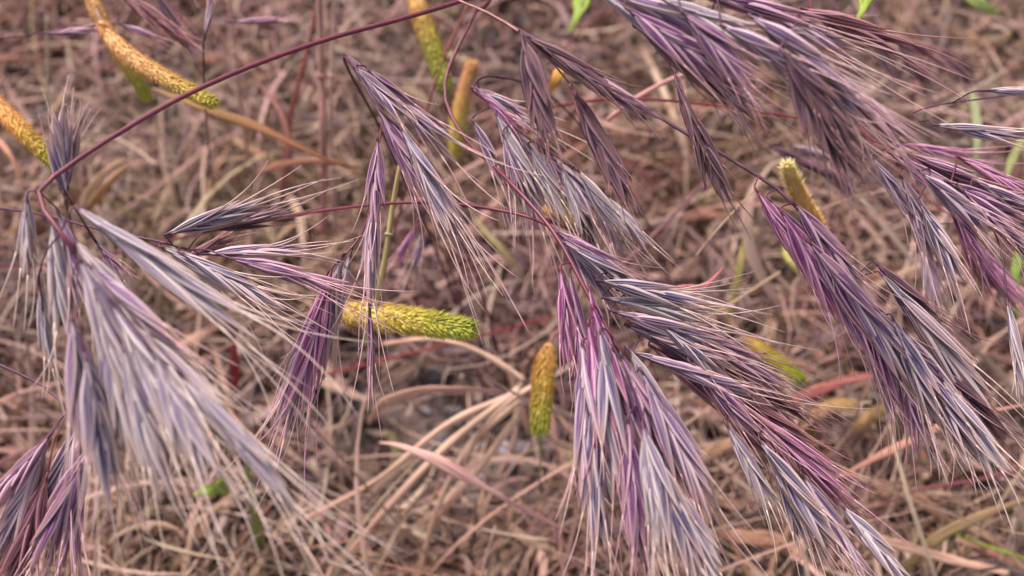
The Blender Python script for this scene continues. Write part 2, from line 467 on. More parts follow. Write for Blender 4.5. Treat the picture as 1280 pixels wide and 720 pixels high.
brome('deep purple brome head with white edged scales, drooping in the right half', (200, -380),
  [(420, -100, .37), (600, 10, .34), (720, 78, .325), (840, 156, .31), (915, 200, .305), (985, 248, .298), (1050, 330, .292), (1110, 400, .288), (1165, 460, .288)],
  [S(943, 234, 1020, 350, .295, .29, 8, 6, 'magenta', .6, 1.0),
   S(958, 245, 1060, 385, .295, .292, 9, 5, 'purple', .5, 1.0),
   S(990, 250, 1085, 372, .288, .286, 10, 6, 'purple', .5, 1.1),
   S(1000, 275, 1100, 420, .29, .288, 10, 6, 'blue', .5, 1.1),
   S(1030, 330, 1120, 480, .288, .286, 9, 6, 'purple', .5, 1.1),
   S(1060, 360, 1140, 520, .288, .285, 9, 6, 'magenta', .5),
   S(1115, 395, 1175, 545, .28, .278, 10, 7, 'blue', .5, 1.2),
   S(1130, 410, 1210, 560, .285, .28, 9, 7, 'lilac', .5, 1.1),
   S(1150, 450, 1225, 590, .28, .278, 9, 7, 'blue', .5, 1.1),
   S(1092, 326, 1190, 425, .292, .29, 8, 6, 'dark', .6, 1.1),
   S(1100, 340, 1260, 540, .29, .285, 8, 4, 'blue', .4, 1.1),
   S(1160, 450, 1270, 560, .288, .285, 8, 6, 'dark', .5, 1.0),
   S(1075, 385, 1130, 540, .295, .295, 8, 6, 'lilac', .5, .9),
   S(975, 262, 1070, 420, .288, .286, 9, 6, 'magenta', .4, 1.1), S(1010, 300, 1125, 450, .284, .282, 10, 7, 'purple', .4, 1.1),
   S(1050, 350, 1165, 500, .282, .28, 10, 6, 'lilac', .4, 1.1), S(1175, 470, 1260, 610, .278, .275, 9, 7, 'pale', .5, 1.1), S(1120, 440, 1160, 580, .285, .283, 9, 7, 'purple', .5, 1.1)],
  M_STEMDARK, .0008, .0005)

brome('dense rose brown brome head running diagonally from the centre to the lower right', (-150, 330),
  [(60, 330, .42), (260, 290, .36), (400, 264, .325), (520, 253, .31), (620, 262, .306), (690, 285, .30), (770, 350, .298), (840, 420, .296), (940, 510, .294), (1040, 620, .29)],
  [S(690, 286, 800, 358, .297, .295, 9, 6, 'purple', .5, 1.0),
   S(700, 300, 830, 385, .296, .294, 9, 6, 'blue', .5, 1.0),
   S(740, 330, 860, 400, .296, .294, 8, 6, 'lilac', .6),
   S(752, 372, 900, 402, .288, .288, 9, 5, 'pale', .8, .9),
   S(762, 388, 920, 432, .286, .286, 9, 5, 'lilac', .6, .9),
   S(770, 362, 880, 372, .292, .292, 7, 5, 'pale', 1.1, .8),
   S(780, 405, 930, 470, .288, .288, 9, 6, 'lilac', .6),
   S(790, 400, 960, 520, .295, .292, 10, 6, 'rose', .5),
   S(810, 430, 950, 530, .29, .288, 10, 7, 'rose', .5, .9),
   S(850, 440, 1000, 560, .292, .29, 10, 7, 'dark', .5, .9),
   S(870, 470, 1010, 600, .288, .286, 10, 6, 'rose', .5, .9),
   S(900, 480, 1060, 610, .29, .288, 10, 6, 'rose', .4, .9),
   S(920, 500, 1080, 640, .287, .286, 10, 6, 'magenta', .3, .8),
   S(840, 400, 1000, 500, .298, .298, 9, 6, 'purple', .5, .9),
   S(905, 525, 970, 640, .285, .283, 9, 6, 'pale', .6, .9),
   S(948, 548, 1050, 700, .28, .278, 10, 6, 'blue', .5, 1.1),
   S(965, 570, 1020, 700, .283, .282, 9, 7, 'blue', .5, 1.0),
   S(1000, 590, 1090, 730, .282, .28, 9, 6, 'lilac', .4, 1.0),
   S(1050, 630, 1150, 750, .278, .275, 8, 6, 'pale', .4, 1.1),
   S(800, 400, 950, 460, .30, .30, 8, 7, 'rose', .6, .8),
   S(880, 430, 1020, 545, .298, .296, 8, 7, 'dark', .5, .9),
   S(790, 440, 960, 500, .284, .286, 7, 4, 'lilac', .7, .9), S(760, 345, 850, 395, .29, .29, 8, 7, 'pale', .8),
   S(745, 350, 900, 385, .286, .286, 7, 5, 'blue', .9), S(820, 400, 905, 470, .286, .286, 9, 8, 'blue', .6), S(860, 450, 960, 560, .285, .285, 9, 7, 'purple', .6), S(700, 295, 780, 400, .30, .30, 8, 6, 'lilac', .6)],
  M_STEMRED, .00055, .0004)

brome('magenta and lilac brome head hanging at bottom centre, the brightest in the middle', (760, -420),
  [(650, -90, .37), (592, 20, .345), (556, 105, .335), (578, 168, .325), (632, 222, .305), (692, 290, .292), (735, 368, .282), (775, 440, .275), (805, 500, .272)],
  [S(700, 332, 715, 470, .284, .28, 9, 5, 'magenta', .5, 1.0),
   S(712, 340, 735, 500, .286, .28, 8, 4, 'purple', .4, 1.0),
   S(736, 358, 775, 540, .28, .272, 9, 4, 'magenta', .4, 1.0),
   S(740, 380, 790, 560, .272, .266, 9, 6, 'magenta', .4, 1.0), S(728, 425, 735, 640, .27, .262, 10, 6, 'lilac', .4, 1.1),
   S(735, 400, 765, 600, .268, .262, 11, 6, 'magenta', .5, 1.1),
   S(750, 410, 775, 640, .266, .26, 9, 6, 'blue', .4, 1.2),
   S(765, 430, 800, 650, .268, .262, 9, 6, 'purple', .5, 1.1),
   S(775, 440, 870, 650, .266, .262, 9, 6, 'purple', .5, 1.1),
   S(800, 460, 900, 660, .262, .26, 9, 5, 'lilac', .5, 1.0),
   S(803, 530, 840, 710, .256, .252, 10, 7, 'pale', .5, 1.2),
   S(815, 560, 880, 740, .256, .25, 9, 7, 'blue', .5, 1.1),
   S(785, 520, 800, 730, .26, .255, 9, 6, 'purple', .5, 1.1),
   S(740, 500, 750, 710, .264, .26, 8, 6, 'blue', .5, 1.1),
   S(838, 600, 905, 760, .256, .252, 8, 7, 'pale', .5, 1.1),
   S(782, 430, 850, 560, .274, .272, 7, 5, 'pale', .5, .8)],
  M_STEMRED, .0005, .0006)

brome('small upright thread thin brome with one violet spikelet at the top left', (268, 262),
  [(262, 200, .42), (256, 120, .37), (254, 55, .345)],
  [S(255, 52, 268, -18, .345, .34, 6, 5, 'lilac', .4, .9)], r0=.0004, r1=.0003)

brome('dark red brome head hanging in from the top edge above the orange foxtail', (60, -330),
  [(90, -120, .42), (120, -40, .38), (150, -12, .365)],
  [S(165, -4, 246, 64, .35, .35, 8, 4, 'rose', .3, 1.3), S(150, -6, 208, 42, .365, .365, 7, 4, 'rose', .4),
   S(190, -14, 240, 66, .36, .362, 7, 4, 'dark', .4),
   S(204, -8, 232, 34, .37, .37, 6, 6, 'rose', .6),
   S(222, -18, 268, -4, .37, .37, 5, 6, 'purple', .6),
   S(148, 30, 212, 52, .36, .36, 6, 3, 'purple', .3)], M_STEMRED, .0006)

brome('slender violet brome lying level near the top left corner', (-300, 30),
  [(-150, 55, .40), (-40, 50, .37), (40, 44, .36)],
  [S(52, 42, 130, 38, .355, .355, 6, 3.5, 'purple', .6, .9)], r0=.0005, r1=.0003)

brome('small purple brome spikelet pointing right above the arching red stem', (300, -320),
  [(240, -120, .42), (240, -10, .38), (262, 22, .37)],
  [S(285, 28, 362, 24, .365, .365, 6, 3.5, 'purple', .3, .9)], r0=.0005, r1=.0003)

brome('blurred lilac brome spikelet standing upright behind the orange foxtail at left', (95, 330),
  [(90, 290, .42), (82, 250, .36)],
  [S(82, 244, 70, 125, .325, .32, 9, 7, 'lilac', .3, 1.8),
   S(84, 238, 92, 140, .33, .325, 8, 7, 'lilac', .4, 1.4),
   S(76, 238, 60, 185, .35, .35, 6, 6, 'purple', .5, .9)], r0=.0008, r1=.0006)

brome('dull brown brome head arching over at the far upper right', (1010, -260),
  [(1030, -40, .44), (1080, 40, .41), (1140, 52, .40), (1180, 70, .40)],
  [S(1142, 54, 1190, 92, .40, .40, 7, 5, 'dark', .5, .9), S(1178, 66, 1220, 112, .40, .40, 7, 5, 'dark', .4, .9), S(1100, 45, 1180, 70, .39, .39, 8, 6, 'rose', .6), S(1120, 50, 1170, 120, .40, .40, 8, 7, 'dark', .6, 1.1), S(1085, 40, 1130, 110, .40, .40, 8, 7, 'dark', .7),
   S(1160, 58, 1150, 110, .41, .41, 6, 6, 'rose', .5, .8)], r0=.0006)

brome('faded brown brome head half hidden behind the crowded top right head', (830, -200),
  [(860, -20, .44), (900, 110, .41), (950, 172, .385), (990, 190, .38)],
  [S(960, 182, 1040, 222, .375, .375, 7, 5, 'dark', .5, .9), S(985, 182, 1060, 205, .38, .38, 6, 5, 'lilac', .5, .8),
   S(1000, 195, 1080, 250, .385, .385, 7, 6, 'dark', .5)], r0=.0006)

brome('small pink magenta brome head behind the yellow green foxtail', (610, 520),
  [(590, 430, .45), (560, 330, .40), (530, 280, .375), (518, 278, .37)],
  [S(522, 280, 492, 335, .37, .37, 7, 7, 'magenta', .7), S(530, 285, 515, 345, .375, .375, 6, 7, 'lilac', .7, .8)], M_STEMRED, r0=.0005)

brome('grey lilac brome head behind the dark gap below the violet edge head', (1040, 60),
  [(1080, 160, .42), (1150, 240, .38), (1190, 270, .36), (1240, 300, .35)],
  [S(1195, 285, 1250, 380, .35, .35, 8, 7, 'rose', .5), S(1210, 300, 1290, 390, .345, .345, 8, 6, 'magenta', .5, .9),
   S(1150, 290, 1175, 400, .35, .35, 8, 8, 'lilac', .6)], M_STEMRED, r0=.0005)

# ------------------------------------------------------------------ foxtail seed heads
FOX = 'cylindrical foxtail seed heads among the brome'
def lerp3(a, b, t): return tuple(x + (y - x) * t for x, y in zip(a, b))
def ramp(stops, t):
    for (a, ca), (b, cb) in zip(stops, stops[1:]):
        if t <= b: return lerp3(ca, cb, max(0, (t - a) / (b - a)))
    return stops[-1][1]

def foxtail(label, ground, stalk, head, rad, stops, fluff=1.0):
    """stalk: pixel path from ground to head base; head: path base -> tip"""
    base = G(*ground); root = empty('foxtail_plant', base); tag(root, label, 'foxtail grass', FOX)
    hp = [P(*h) for h in head]
    st = catmull([base] + [P(*s) for s in stalk] + [hp[0], hp[0].lerp(hp[1], .2)], 30)
    mb = MB(); mb.tube(st, [.0007 - .0003 * i / 29 for i in range(30)], 6); mb.build('stem', [M_STEMTAN], root, base)
    n = 60; cv = catmull(hp, n)
    L = sum((cv[i + 1] - cv[i]).length for i in range(n - 1))
    stops = [(a, s2l(c)) for a, c in stops]
    mb = MB()
    prof = lambda t: rad * (.45 + .55 * min(1, t / .22)) * (1 - .38 * max(0, (t - .4) / .6) ** 1.6) * (1 if t < .93 else math.sqrt(max(0.05, 1 - ((t - .93) / .075) ** 2)))
    mb.tube(cv, [prof(i / (n - 1)) * .80 for i in range(n)], 12, tint=[ramp(stops, i / (n - 1)) for i in range(n)])
    count = int(L * 2 * math.pi * rad / (.0006 ** 2) * .9)
    count = min(count, 3400)
    for k in range(count):
        t = (k + .5) / count; i = min(int(t * (n - 1)), n - 2); fr = t * (n - 1) - i
        c = cv[i].lerp(cv[i + 1], fr); tg = (cv[i + 1] - cv[i]).normalized()
        a = k * 2.39996 + rng.normal(0, .12)
        o1 = tg.orthogonal().normalized(); o2 = tg.cross(o1)
        out = o1 * math.cos(a) + o2 * math.sin(a)
        r = prof(t)
        d = (out * rng.uniform(.30, .75) * fluff + tg * 1.0 + Vector(rng.normal(0, .10 * fluff, 3))).normalized()
        sl = rad * rng.uniform(.5, .95) * (1 + .3 * (fluff - 1)); b = c + out * r * .55
        col = ramp(stops, min(1, max(0, t + rng.normal(0, .06))))
        q = rng.uniform(.85, 1.2); col = tuple(min(.95, x * q * 1.1) for x in col)
        if rng.random() < .12: col = lerp3(col, s2l((236, 214, 160)), .5)
        sd = tg.cross(out).normalized(); w = rad * .085
        p0, p1, p2 = b, b + d * sl * .45, b + d * sl
        rings = []
        for p, ww in ((p0, w * .5), (p1, w), (p2, w * .12)):
            rings.append([p + sd * ww, p + out * ww * .6, p - sd * ww, p - out * ww * .5])
        mb.ring_surface(rings, [[(j / 4, kk / 2, (k % 97) / 97) for j in range(4)] for kk in range(3)], tint=col)
    mb.build('seed_head', [M_HEAD], root, base)
    return root

OR, YL, LG, GR, BR = (240, 188, 138), (230, 202, 116), (166, 182, 54), (128, 150, 48), (176, 128, 92)
og = [(0, OR), (.6, (240, 192, 132)), (.85, (228, 198, 112)), (1, (212, 206, 100))]
foxtail('long orange foxtail with a yellow tip crossing under the arching red stem', (40, -420),
  [(90, -200, .43), (108, -60, .385), (116, 0, .362)], [(126, 30, .35), (148, 58, .342), (176, 80, .336), (218, 104, .33), (265, 128, .325)], .0033, og)
foxtail('orange foxtail with a green tip forking off behind the long one', (120, -380),
  [(110, -160, .44), (120, -40, .41)], [(104, -26, .36), (126, 24, .36), (150, 66, .362), (168, 95, .365), (183, 122, .37)], .0032,
  [(0, OR), (.5, (236, 186, 126)), (.68, YL), (.85, (196, 196, 96)), (1, (178, 186, 86))])
foxtail('orange foxtail with olive tip entering from the left edge', (-420, -60),
  [(-260, 0, .42), (-100, 70, .37)], [(-40, 98, .35), (0, 136, .34), (36, 172, .33), (76, 210, .325)], .0034,
  [(0, OR), (.55, (240, 184, 116)), (.8, (218, 190, 96)), (1, (196, 190, 86))])
foxtail('thick yellow green foxtail hanging from the top edge beside the red stem end', (470, -400),
  [(490, -180, .44), (505, -60, .41)], [(512, -20, .395), (530, 30, .39), (545, 72, .385), (556, 108, .38)], .0042,
  [(0, OR), (.35, (220, 180, 104)), (.6, (196, 184, 92)), (1, (172, 180, 84))])
foxtail('blurred buff and yellow foxtail standing behind the bent brown stem at top centre', (560, 300),
  [(562, 260, .46), (566, 215, .445)], [(568, 200, .43), (572, 160, .425), (580, 120, .42), (590, 82, .415)], .0036,
  [(0, (190, 176, 70)), (.45, (220, 190, 110)), (.7, (226, 180, 130)), (1, (216, 168, 122))])
foxtail('level yellow foxtail with a bright lime tip in the middle of the picture', (180, 560),
  [(230, 470, .46), (330, 410, .39), (385, 392, .355)], [(412, 390, .345), (460, 394, .335), (520, 402, .325), (584, 411, .318)], .0048,
  [(0, (216, 170, 122)), (.3, (228, 200, 112)), (.6, (232, 212, 112)), (.8, (218, 214, 104)), (1, (206, 214, 100))])
foxtail('brown and olive foxtail hanging left of the magenta brome, tip pointing down', (740, 300),
  [(735, 340, .44), (710, 400, .39), (692, 418, .37)], [(686, 432, .36), (680, 465, .352), (677, 500, .348), (675, 534, .345)], .0042,
  [(0, (214, 162, 108)), (.45, (226, 182, 96)), (.75, (212, 194, 92)), (1, (202, 204, 90))])
foxtail('fluffy golden foxtail tip above the deep purple brome at right', (1120, 520),
  [(1090, 450, .43), (1050, 350, .37)], [(1030, 305, .345), (1012, 268, .335), (996, 238, .33), (984, 208, .325)], .0028,
  [(0, (170, 160, 60)), (.3, (246, 196, 126)), (1, (255, 222, 170))], 1.7)
foxtail('stubby tan dry foxtail curled over in the litter at lower right', (1000, 590),
  [(1002, 570, .46)], [(1004, 548, .45), (1018, 522, .44), (1040, 508, .435), (1064, 506, .43)], .0036,
  [(0, (176, 136, 100)), (1, (214, 180, 130))], .8)
foxtail('small straight tan foxtail stub beside the curled one at lower right', (1055, 575),
  [(1060, 560, .45)], [(1066, 545, .445), (1080, 528, .44), (1102, 512, .435)], .0034,
  [(0, (166, 126, 92)), (1, (210, 176, 126))], .8)
foxtail('faint olive yellow foxtail behind awns right of the rose brome', (900, 380),
  [(920, 410, .43)], [(936, 425, .42), (960, 444, .41), (985, 462, .405), (1000, 474, .40)], .0034,
  [(0, (186, 140, 86)), (.5, (184, 164, 62)), (1, (160, 168, 56))])
foxtail('short muted yellow foxtail between the pale pink brome spikelets', (840, 330),
  [(790, 300, .43)], [(740, 288, .41), (722, 280, .405), (700, 268, .40), (684, 262, .40)], .0028,
  [(0, (186, 146, 90)), (1, (206, 164, 92))])

# ------------------------------------------------------------------ single leaves and stems
def leaf(label, path, width, col, name='dry_leaf', cat='leaf', group='dry leaves lying across the litter', fold=.14, twist=0., col2=None, face=None, prof=None):
    pts = catmull([P(*p) if len(p) == 3 else G(p[0], p[1]) for p in path], 34)
    org = pts[0].copy()
    mb = MB()
    nrm = face or (CAM - pts[len(pts) // 2]).normalized()
    prof = prof or (lambda t: min(1, t / .3 + .15) * (1 - max(0, (t - .35) / .65) ** 1.7) + .06)
    a, b = s2l(col), s2l(col2 or col)
    h = [rng.uniform(0, 6.28) for _ in range(4)]
    rag = lambda t: 1 + .10 * math.sin(9 * t + h[0]) + .07 * math.sin(23 * t + h[1]) + .05 * math.sin(41 * t + h[2])
    mb.blade(pts, nrm, lambda t: width * prof(t) * rag(t), fold=fold, tint=[lerp3(a, b, i / 33) for i in range(34)], rnd=rng.random(), twist=twist, na=7)
    o = mb.build(name, [M_BLADE], None, org); tag(o, label, cat, group); return o

def stick(label, path, rad, col, name='dry_stalk', cat='stalk', group='loose dry stems', col2=None, r1=None):
    pts = catmull([P(*p) if len(p) == 3 else G(p[0], p[1]) for p in path], 34)
    org = pts[0].copy(); mb = MB(); a, b = s2l(col), s2l(col2 or col); r1 = rad * .6 if r1 is None else r1
    mb.tube(pts, [rad + (r1 - rad) * i / 33 for i in range(34)], 7, tint=[lerp3(a, b, i / 33) for i in range(34)], rnd=rng.random())
    for f in (9, 21):
        mb.tube([pts[f].lerp(pts[f + 1], -.15), pts[f].lerp(pts[f + 1], .1), pts[f].lerp(pts[f + 1], .35)], [rad * .95, rad * 1.35, rad * .95], 7, tint=a)
    o = mb.build(name, [M_BLADE], None, org); tag(o, label, cat, group); return o

leaf('pink dry leaf with a pointed end arching below the violet brome', [(474, 553, .385), (500, 557, .378), (545, 575, .372), (590, 600, .37), (650, 634, .375), (716, 668, .39)], .0050, (232, 184, 172), col2=(244, 188, 180), twist=.9, face=Vector((-.25, -.15, 1)).normalized(),
     prof=lambda t: .14 + .86 * math.exp(-((t - .36) / .17) ** 2) + .38 * math.exp(-((t - .80) / .16) ** 2))
leaf('brown strap leaf drooping right from the yellow tip of the orange foxtail', [(190, 110, .40), (262, 138, .385), (330, 162, .38), (400, 196, .375), (450, 216, .38)], .0030, (176, 138, 92), col2=(146, 88, 62))
leaf('salmon leaf curving under the brown strap leaf', [(320, 216, .43), (360, 204, .42), (410, 202, .415), (462, 214, .42)], .0026, (180, 128, 108), col2=(166, 112, 84))
leaf('pale arched straw over the dark gap at bottom centre', [(460, 530, .42), (480, 503, .40), (520, 489, .395), (570, 486, .39), (634, 488, .395)], .0034, (206, 160, 140), name='dry_straw', cat='straw', group='pale straws radiating at bottom centre')
for i, (lab, pth) in enumerate((
  ('longest pale straw slanting from bottom centre to lower left', [(650, 486, .395), (560, 556, .40), (480, 640, .405), (400, 735, .42)]),
  ('pale straw just right of the longest slanting one', [(648, 500, .40), (585, 560, .405), (545, 640, .41), (520, 735, .42)]),
  ('straight pale straw ending beneath the pink leaf', [(648, 520, .40), (610, 570, .405), (566, 624, .41), (535, 660, .415)]),
  ('thin tan straw under the brown and olive foxtail', [(652, 475, .44), (640, 560, .45), (610, 620, .46), (560, 720, .47)]),
  ('topmost pale straw of the fan, running towards the level yellow foxtail', [(656, 476, .40), (600, 440, .40), (540, 424, .40), (480, 430, .41)]),
  ('thin pale straw low in the fan, above the longest slanting straw', [(645, 492, .40), (560, 530, .40), (470, 600, .405), (380, 650, .42)]),
  ('short pale straw crossing over the straw fan near its root', [(690, 470, .395), (640, 500, .395), (600, 540, .40), (570, 600, .41)]))):
    leaf(lab, pth, (.0032, .0030, .0032, .0022, .0024, .0026, .0022)[i], (222, 188, 166), name='dry_straw', cat='straw', group='pale straws radiating at bottom centre', fold=.7,
         prof=lambda t: 1 - .35 * t, col2=(216, 170, 148))
leaf('orange brown leaf on the litter at the lower right', [(1060, 620, .44), (1120, 616, .425), (1170, 640, .42), (1215, 690, .43)], .0044, (162, 120, 96), col2=(180, 142, 118))
leaf('tan flat leaf reaching the bottom right corner', [(1070, 668, .41), (1120, 680, .40), (1190, 700, .395), (1262, 716, .39)], .0046, (182, 140, 124), col2=(214, 172, 150), prof=lambda t: 1 - .5 * t)
leaf('olive leaf arching up from the bottom right edge', [(1110, 740, .42), (1160, 682, .40), (1220, 648, .395), (1320, 610, .40)], .0040, (150, 136, 88), col2=(164, 126, 102))
stick('thin bright green stem at the bottom right edge', [(1180, 664, .41), (1210, 674, .40), (1250, 688, .395), (1310, 706, .39)], .0006, (150, 168, 56), name='green_stalk', group='fresh green stems')
leaf('red leaf lying level at lower right below the deep purple brome', [(1310, 580, .41), (1220, 600, .40), (1150, 612, .395), (1085, 640, .39)], .0016, (128, 74, 78), col2=(140, 84, 90))
leaf('orange red leaf beside the curled tan foxtail', [(960, 520, .43), (1010, 494, .42), (1060, 474, .415), (1112, 462, .41)], .0040, (176, 116, 92), col2=(156, 94, 90))
leaf('second redder leaf just above the orange red one', [(1000, 502, .42), (1050, 480, .41), (1120, 466, .40)], .0026, (164, 86, 88), col2=(190, 126, 120))
leaf('pink leaf tip poking between rose awns at centre right', [(800, 384, .33), (850, 364, .325), (880, 358, .32), (905, 334, .32)], .0030, (190, 130, 136), col2=(206, 112, 124))
leaf('peach leaf under the dense rose brome', [(860, 590, .42), (900, 560, .41), (950, 548, .405), (1000, 552, .41)], .0046, (196, 158, 126), col2=(190, 142, 112))
leaf('tan curved leaf crossing low under the centre right brome', [(880, 666, .43), (930, 672, .42), (980, 680, .415), (1040, 730, .41)], .0056, (188, 146, 118), col2=(176, 124, 96))
leaf('pale pink straw crossing above the orange brown leaf at right', [(1040, 600, .40), (1120, 560, .385), (1200, 524, .37), (1310, 500, .36)], .0026, (214, 156, 136), name='dry_straw', cat='straw')
leaf('green young leaf blade standing left of the violet brome awns', [(330, 700, .43), (318, 640, .40), (310, 590, .385), (308, 544, .38)], .0034, (146, 156, 92), name='green_leaf', group='fresh green leaves', col2=(150, 162, 90))
leaf('tiny bright green leaf at lower left under the pale fan', [(290, 606, .42), (272, 610, .40), (256, 614, .395), (240, 620, .40)], .0062, (140, 164, 72), name='green_leaf', group='fresh green leaves', col2=(148, 172, 70))
leaf('lime green leaf tip near the top edge at centre', [(735, -60, .44), (730, -10, .42), (722, 18, .41), (710, 44, .41)], .0080, (146, 162, 82), name='green_leaf', group='fresh green leaves', col2=(150, 170, 74))
leaf('small orange leaf scrap between the two dark spikelets', [(706, 74, .37), (700, 88, .365), (693, 104, .365), (688, 118, .37)], .0034, (226, 158, 74), col2=(222, 170, 90), name='leaf_scrap')
leaf('bright green leaf and stalk hanging at the top right', [(1095, -60, .36), (1085, -20, .345), (1080, 8, .34), (1068, 30, .34), (1052, 56, .34)], .0070, (146, 164, 74), name='green_leaf', group='fresh green leaves', col2=(160, 180, 66),
     prof=lambda t: .17 + .83 * math.exp(-((t - .55) / .14) ** 2))
leaf('green leaf in the top right corner beyond the brown brome', [(1190, -40, .46), (1220, 0, .45), (1250, 20, .45)], .0080, (138, 152, 88), name='green_leaf', group='fresh green leaves')
leaf('hazy green blade between the level right spikelets', [(1215, 110, .45), (1222, 170, .43), (1214, 250, .43)], .0040, (136, 140, 104), name='green_leaf', group='fresh green leaves')
leaf('green blades by the right edge below the smoky spikelet', [(1290, 150, .44), (1262, 210, .42), (1256, 260, .42)], .0034, (138, 144, 90), name='green_leaf', group='fresh green leaves')
leaf('green blade beside the right edge under the violet head', [(1282, 290, .42), (1270, 340, .41), (1272, 400, .41)], .0032, (120, 142, 60), name='green_leaf', group='fresh green leaves')
leaf('olive yellow leaf slanting behind the lilac spikelets at upper centre', [(590, 270, .44), (625, 310, .43), (660, 350, .43)], .0030, (150, 134, 92))
leaf('lime scrap of leaf left of the deep purple brome', [(982, 300, .43), (992, 326, .42), (1000, 346, .42)], .0064, (164, 160, 90), name='green_leaf', group='fresh green leaves')
leaf('yellow olive straw upright behind the centre right awns', [(930, 300, .42), (922, 350, .42), (906, 420, .43)], .0030, (162, 146, 90))
leaf('tan leaf curling above the pale fan at left', [(100, 260, .44), (120, 228, .43), (150, 204, .425), (176, 196, .43)], .0034, (214, 184, 150), col2=(222, 184, 150))
leaf('orange leaf stub with a bright cut end at left', [(110, 262, .43), (130, 236, .42), (152, 214, .415), (166, 204, .41)], .0030, (150, 96, 60), col2=(214, 168, 120))
leaf('red upright leaf left of the faded vertical stalks', [(350, 240, .44), (362, 190, .43), (350, 140, .43), (320, 100, .44)], .0028, (156, 104, 96), col2=(148, 92, 88))
leaf('short red blade below the sideways brome at left', [(292, 500, .46), (293, 450, .44), (288, 400, .43)], .0040, (158, 66, 72))
stick('dark red thin stem crossing level at upper right', [(690, 134, .37), (760, 124, .36), (860, 128, .355), (1004, 148, .35)], .0006, (126, 46, 62), name='red_stalk', group='red grass stems', col2=(132, 46, 60))
stick('dark red thin stem curving right of the lilac head to the centre', [(520, 252, .34), (620, 262, .33), (700, 282, .335), (760, 330, .36), (820, 470, .42)], .0006, (120, 36, 52), name='red_stalk', group='red grass stems')
stick('red stem behind the yellow foxtail falling to the right', [(400, 470, .44), (520, 440, .43), (600, 420, .42), (690, 396, .41)], .0007, (140, 56, 62), name='red_stalk', group='red grass stems')
stick('brown red stem slanting down from the top centre to the lilac head', [(592, -10, .40), (548, 90, .38), (520, 190, .38), (490, 300, .40)], .0007, (124, 72, 66), name='red_stalk', group='red grass stems')
stick('thick faded pink stalk standing upright at upper left centre', [(404, 290, .46), (404, 180, .43), (402, 90, .42), (398, -40, .40)], .0017, (176, 124, 114), col2=(196, 156, 146), r1=.0012)
stick('thin pale stalk right beside the thick faded pink stalk', [(418, 290, .46), (414, 120, .42), (420, -40, .40)], .0009, (206, 172, 160))
stick('pale stalk standing upright near the small top left spikelet', [(310, 200, .46), (298, 110, .43), (290, 40, .42), (286, -30, .41)], .0009, (196, 156, 140))
stick('reddish brown leaning stalk left of the faded vertical stalks', [(352, 250, .46), (362, 150, .44), (385, 60, .43), (402, -20, .42)], .0013, (150, 90, 84))
stick('greyish thin stem rising at the left behind the lilac spikelet', [(64, 300, .46), (60, 120, .42), (58, 20, .41)], .0006, (170, 156, 136))
stick('pale green stem beside the hanging violet brome', [(456, 430, .34), (478, 340, .325), (492, 250, .32), (500, 205, .32)], .0011, (186, 170, 122), col2=(196, 178, 122), name='green_stalk', group='fresh green stems')
stick('pale awn like straw leaning left of the deep purple brome', [(870, 320, .36), (905, 278, .35), (944, 236, .345)], .0004, (200, 170, 146))
stick('tan straight straw leaning behind the centre right awns', [(796, 440, .40), (880, 400, .39), (975, 340, .39)], .0007, (196, 164, 136))
stick('mauve brown straw slanting under the dark hanging spikelet', [(780, 330, .42), (860, 250, .41), (900, 200, .40)], .0008, (160, 110, 116))
stick('dark purple twig in the lower left litter', [(270, 690, .45), (300, 650, .44), (330, 610, .43), (345, 590, .425)], .0012, (104, 74, 84), r1=.0006)
stick('yellow green bent twig left of the magenta brome', [(690, 610, .46), (770, 590, .44), (800, 560, .43), (840, 520, .43)], .0014, (176, 160, 64))
stick('short green stalk dangling under the brown and olive foxtail', [(675, 530, .345), (676, 560, .36), (674, 610, .40)], .0004, (150, 158, 90), name='green_stalk', group='fresh green stems')
stick('pale pink stem crossing in front of the top right gaps', [(760, 150, .38), (800, 120, .37), (850, 95, .37), (900, 85, .38)], .0010, (206, 150, 146))
stick('tan straw lying level across the upper right brown head', [(1010, 270, .40), (1060, 250, .39), (1140, 230, .38)], .0006, (176, 142, 126))
leaf('pale pinkish straw at the left edge below the orange foxtail', [(-20, 160, .43), (10, 190, .42), (28, 230, .42)], .0024, (190, 134, 112), name='dry_straw', cat='straw')

